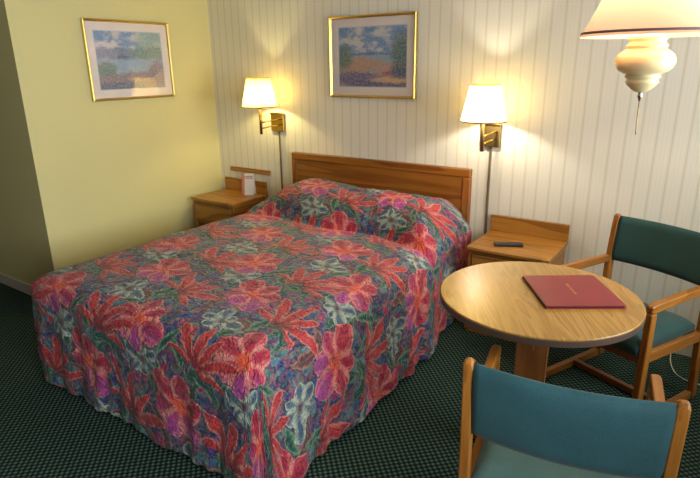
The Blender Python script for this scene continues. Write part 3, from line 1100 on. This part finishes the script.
# folder
a0 = Vector((3.144, -1.186, 0)); b0 = Vector((3.427, -0.999, 0)); c0 = Vector((3.547, -1.306, 0)); d0 = Vector((3.299, -1.465, 0))
fc = (a0 + b0 + c0 + d0) / 4 + Vector((-.010, .008, 0))
fd = thing('menu_folder', 'burgundy leatherette folder with a line of gold lettering, lying on the round table', 'folder', (fc.x, fc.y, TZ), R(-61 + 90))
ex = ((b0 - a0) + (c0 - d0)) / 2; ey = ((a0 - d0) + (b0 - c0)) / 2
fw_, fh_ = ex.length / 2 * .955, ey.length / 2 * .985
fd.rotation_euler = (0, 0, math.atan2(ex.y, ex.x))
box('back_cover', (-fw_, -fh_, .0), (fw_, fh_, .003), M_burg, fd, bevel=.001)
box('pages', (-fw_ + .006, -fh_ + .006, .003), (fw_ - .008, fh_ - .006, .010), M_burg_dark, fd)
box('front_cover', (-fw_, -fh_, .010), (fw_, fh_, .0135), M_burg, fd, bevel=.0012)
box('spine', (-fw_ - .003, -fh_, .0), (-fw_ + .001, fh_, .013), M_burg_dark, fd, bevel=.001)
bm = bmesh.new()
random.seed(11)
yy = .062
for wl in (6, 8, 4):
    for k in range(wl):
        add_box(bm, (-.005, yy - .0042, .0135), (.005, yy - .003, .0139))
        add_box(bm, (-.005 if k % 2 else .0038, yy - .0042, .0135), (-.0038 if k % 2 else .005, yy - .0006, .0139))
        yy -= .0056
    yy -= .005
tl = obj('cover_lettering', bm, M_goldfoil, fd)
tag(tl, 'thin gold lettering')


# ------------------------------------------------------------------ chairs
def make_chair(label, loc, rot, fab, seatfab):
    t = thing('armchair', label, 'chair', loc, rot, 'upholstered wooden armchairs at the round table')
    w = 0.262; yf = 0.228; ys = -0.246; yt = -0.272; zt = 0.847; za = 0.636
    SW = w - .001
    for s in (-1, 1):
        x = s * w
        # rear post: foot, seat, arm, raked top with rounded end
        pts = [(x, ys - .03, .0), (x, ys - .012, .18), (x, ys, .38), (x, ys - .003, .57), (x, ys - .014, .71), (x, yt + .004, .80), (x, yt, zt - .012), (x, yt - .003, zt)]
        obj('back_post', sweep_bm(pts, [.031] * 6 + [.030, .018], [.040, .042, .046, .046, .042, .038, .034, .018]), M_chair_z, t, bevel=.006, seg=3)
        obj('front_leg', sweep_bm([(x, yf + .0, .0), (x, yf, .3), (x, yf, za - .0455)], .032, [.040, .044, .044]), M_chair_z, t, bevel=.006, seg=3)
        obj('armrest', sweep_bm([(x, ys + .020, za - .032), (x, -.02, za - .026), (x, yf - .01, za - .022), (x, yf + .024, za - .024)], [.033, .035, .036, .033], [.040, .042, .044, .034]), M_chair_y, t, bevel=.008, seg=3)
        obj('side_rail', sweep_bm([(x, ys + .022, .352), (x, yf - .022, .372)], .026, .050), M_chair_y, t, bevel=.003)
        obj('floor_runner', sweep_bm([(x, ys + .002, .020), (x, yf - .019, .020)], .030, .038), M_chair_y, t, bevel=.003)
    obj('cross_stretcher', sweep_bm([(-w + .0145, -.027, .026), (w - .0145, -.027, .026)], .028, .034, Vector((0, 1, 0))), M_chair_x, t, bevel=.003)
    obj('front_rail', sweep_bm([(-w + .018, yf - .004, .358), (w - .018, yf - .004, .358)], .024, .05, Vector((0, 1, 0))), M_chair_x, t, bevel=.003)
    obj('rear_rail', sweep_bm([(-w + .018, ys + .004, .345), (w - .018, ys + .004, .345)], .024, .05, Vector((0, 1, 0))), M_chair_x, t, bevel=.003)
    # seat cushion: soft slab
    bm = bmesh.new()
    N = 18
    hw, y0, y1 = w - .018, ys + .028, yf + .03
    zs0, zs1 = .379, .448
    g1 = {}
    for i in range(N + 1):
        for j in range(N + 1):
            u, v = i / N * 2 - 1, j / N * 2 - 1
            k = (1 - abs(u) ** 6) * (1 - abs(v) ** 6)
            yy = (y0 + y1) / 2 + v * (y1 - y0) / 2
            z = zs1 - .030 + .040 * k ** .35 + .012 * v
            g1[i, j] = bm.verts.new((u * hw, yy, z))
    for i in range(N):
        for j in range(N):
            bm.faces.new((g1[i, j], g1[i + 1, j], g1[i + 1, j + 1], g1[i, j + 1]))
    ring = [(i, 0) for i in range(N)] + [(N, j) for j in range(N)] + [(i, N) for i in range(N, 0, -1)] + [(0, j) for j in range(N, 0, -1)]
    low = [bm.verts.new((g1[k].co.x, g1[k].co.y, zs0 + .0095 * 0)) for k in ring]
    for a in range(len(ring)):
        b = (a + 1) % len(ring)
        bm.faces.new((g1[ring[b]], g1[ring[a]], low[a], low[b]))
    bm.faces.new(list(low))
    obj('seat', bm, seatfab, t, smooth=True)
    # curved padded backrest between the posts
    bm = bmesh.new()
    NU, NV = 24, 12
    zb = .591
    ztp = .838
    hwid = w - .0150
    front, back = {}, {}
    for i in range(NU + 1):
        u = i / NU * 2 - 1
        for j in range(NV + 1):
            v = j / NV
            z = zb + (ztp - zb) * v
            yb = ys - .004 + (yt - ys) * smoothstep(0, 1, (z - .53) / (zt - .53))
            bow = -.034 * (1 - u * u)
            pad = .017 * max(0, (1 - abs(2 * v - 1) ** 5)) ** .5 + .004
            padx = 1.0
            front[i, j] = bm.verts.new((u * hwid, yb + bow + pad * padx, z))
            back[i, j] = bm.verts.new((u * hwid, yb + bow - pad * .8 * padx, z))
    for i in range(NU):
        for j in range(NV):
            bm.faces.new((front[i, j], front[i, j + 1], front[i + 1, j + 1], front[i + 1, j]))
            bm.faces.new((back[i, j], back[i + 1, j], back[i + 1, j + 1], back[i, j + 1]))
    for i in range(NU):
        for j in (0, NV):
            bm.faces.new((front[i, j], front[i + 1, j], back[i + 1, j], back[i, j]))
    for j in range(NV):
        for i in (0, NU):
            bm.faces.new((front[i, j], back[i, j], back[i, j + 1], front[i, j + 1]))
    obj('backrest', bm, fab, t, smooth=True)
    return t
make_chair('teal armchair nearest the camera, seen from behind its backrest', (3.483, -1.815, 0), R(10.1), M_teal, M_seat_glare)
make_chair('dark green armchair on the far side of the table against the striped wall', (3.472, -0.598, 0), R(156.0), M_green, M_green)

# ------------------------------------------------------------------ cord on the carpet
pts = [(3.69, -.022, .012), (3.695, -.05, .006), (3.70, -.12, .005), (3.715, -.20, .005), (3.745, -.275, .005), (3.80, -.315, .005), (3.87, -.32, .005), (3.96, -.28, .005), (4.1, -.18, .005), (4.25, -.06, .005)]
def cr(P, n=8):
    out = []
    P = [Vector(p) for p in P]
    for i in range(len(P) - 1):
        p0, p1, p2, p3 = P[max(i - 1, 0)], P[i], P[i + 1], P[min(i + 2, len(P) - 1)]
        for k in range(n):
            t = k / n
            out.append(.5 * ((2 * p1) + (-p0 + p2) * t + (2 * p0 - 5 * p1 + 4 * p2 - p3) * t * t + (-p0 + 3 * p1 - 3 * p2 + p3) * t ** 3))
    out.append(P[-1])
    return out
o = obj('power_cord', tube_bm(cr(pts), .0035, 8), M_cord, smooth=True)
tag(o, 'thin white power cord lying on the carpet behind the dark green armchair', 'cord')
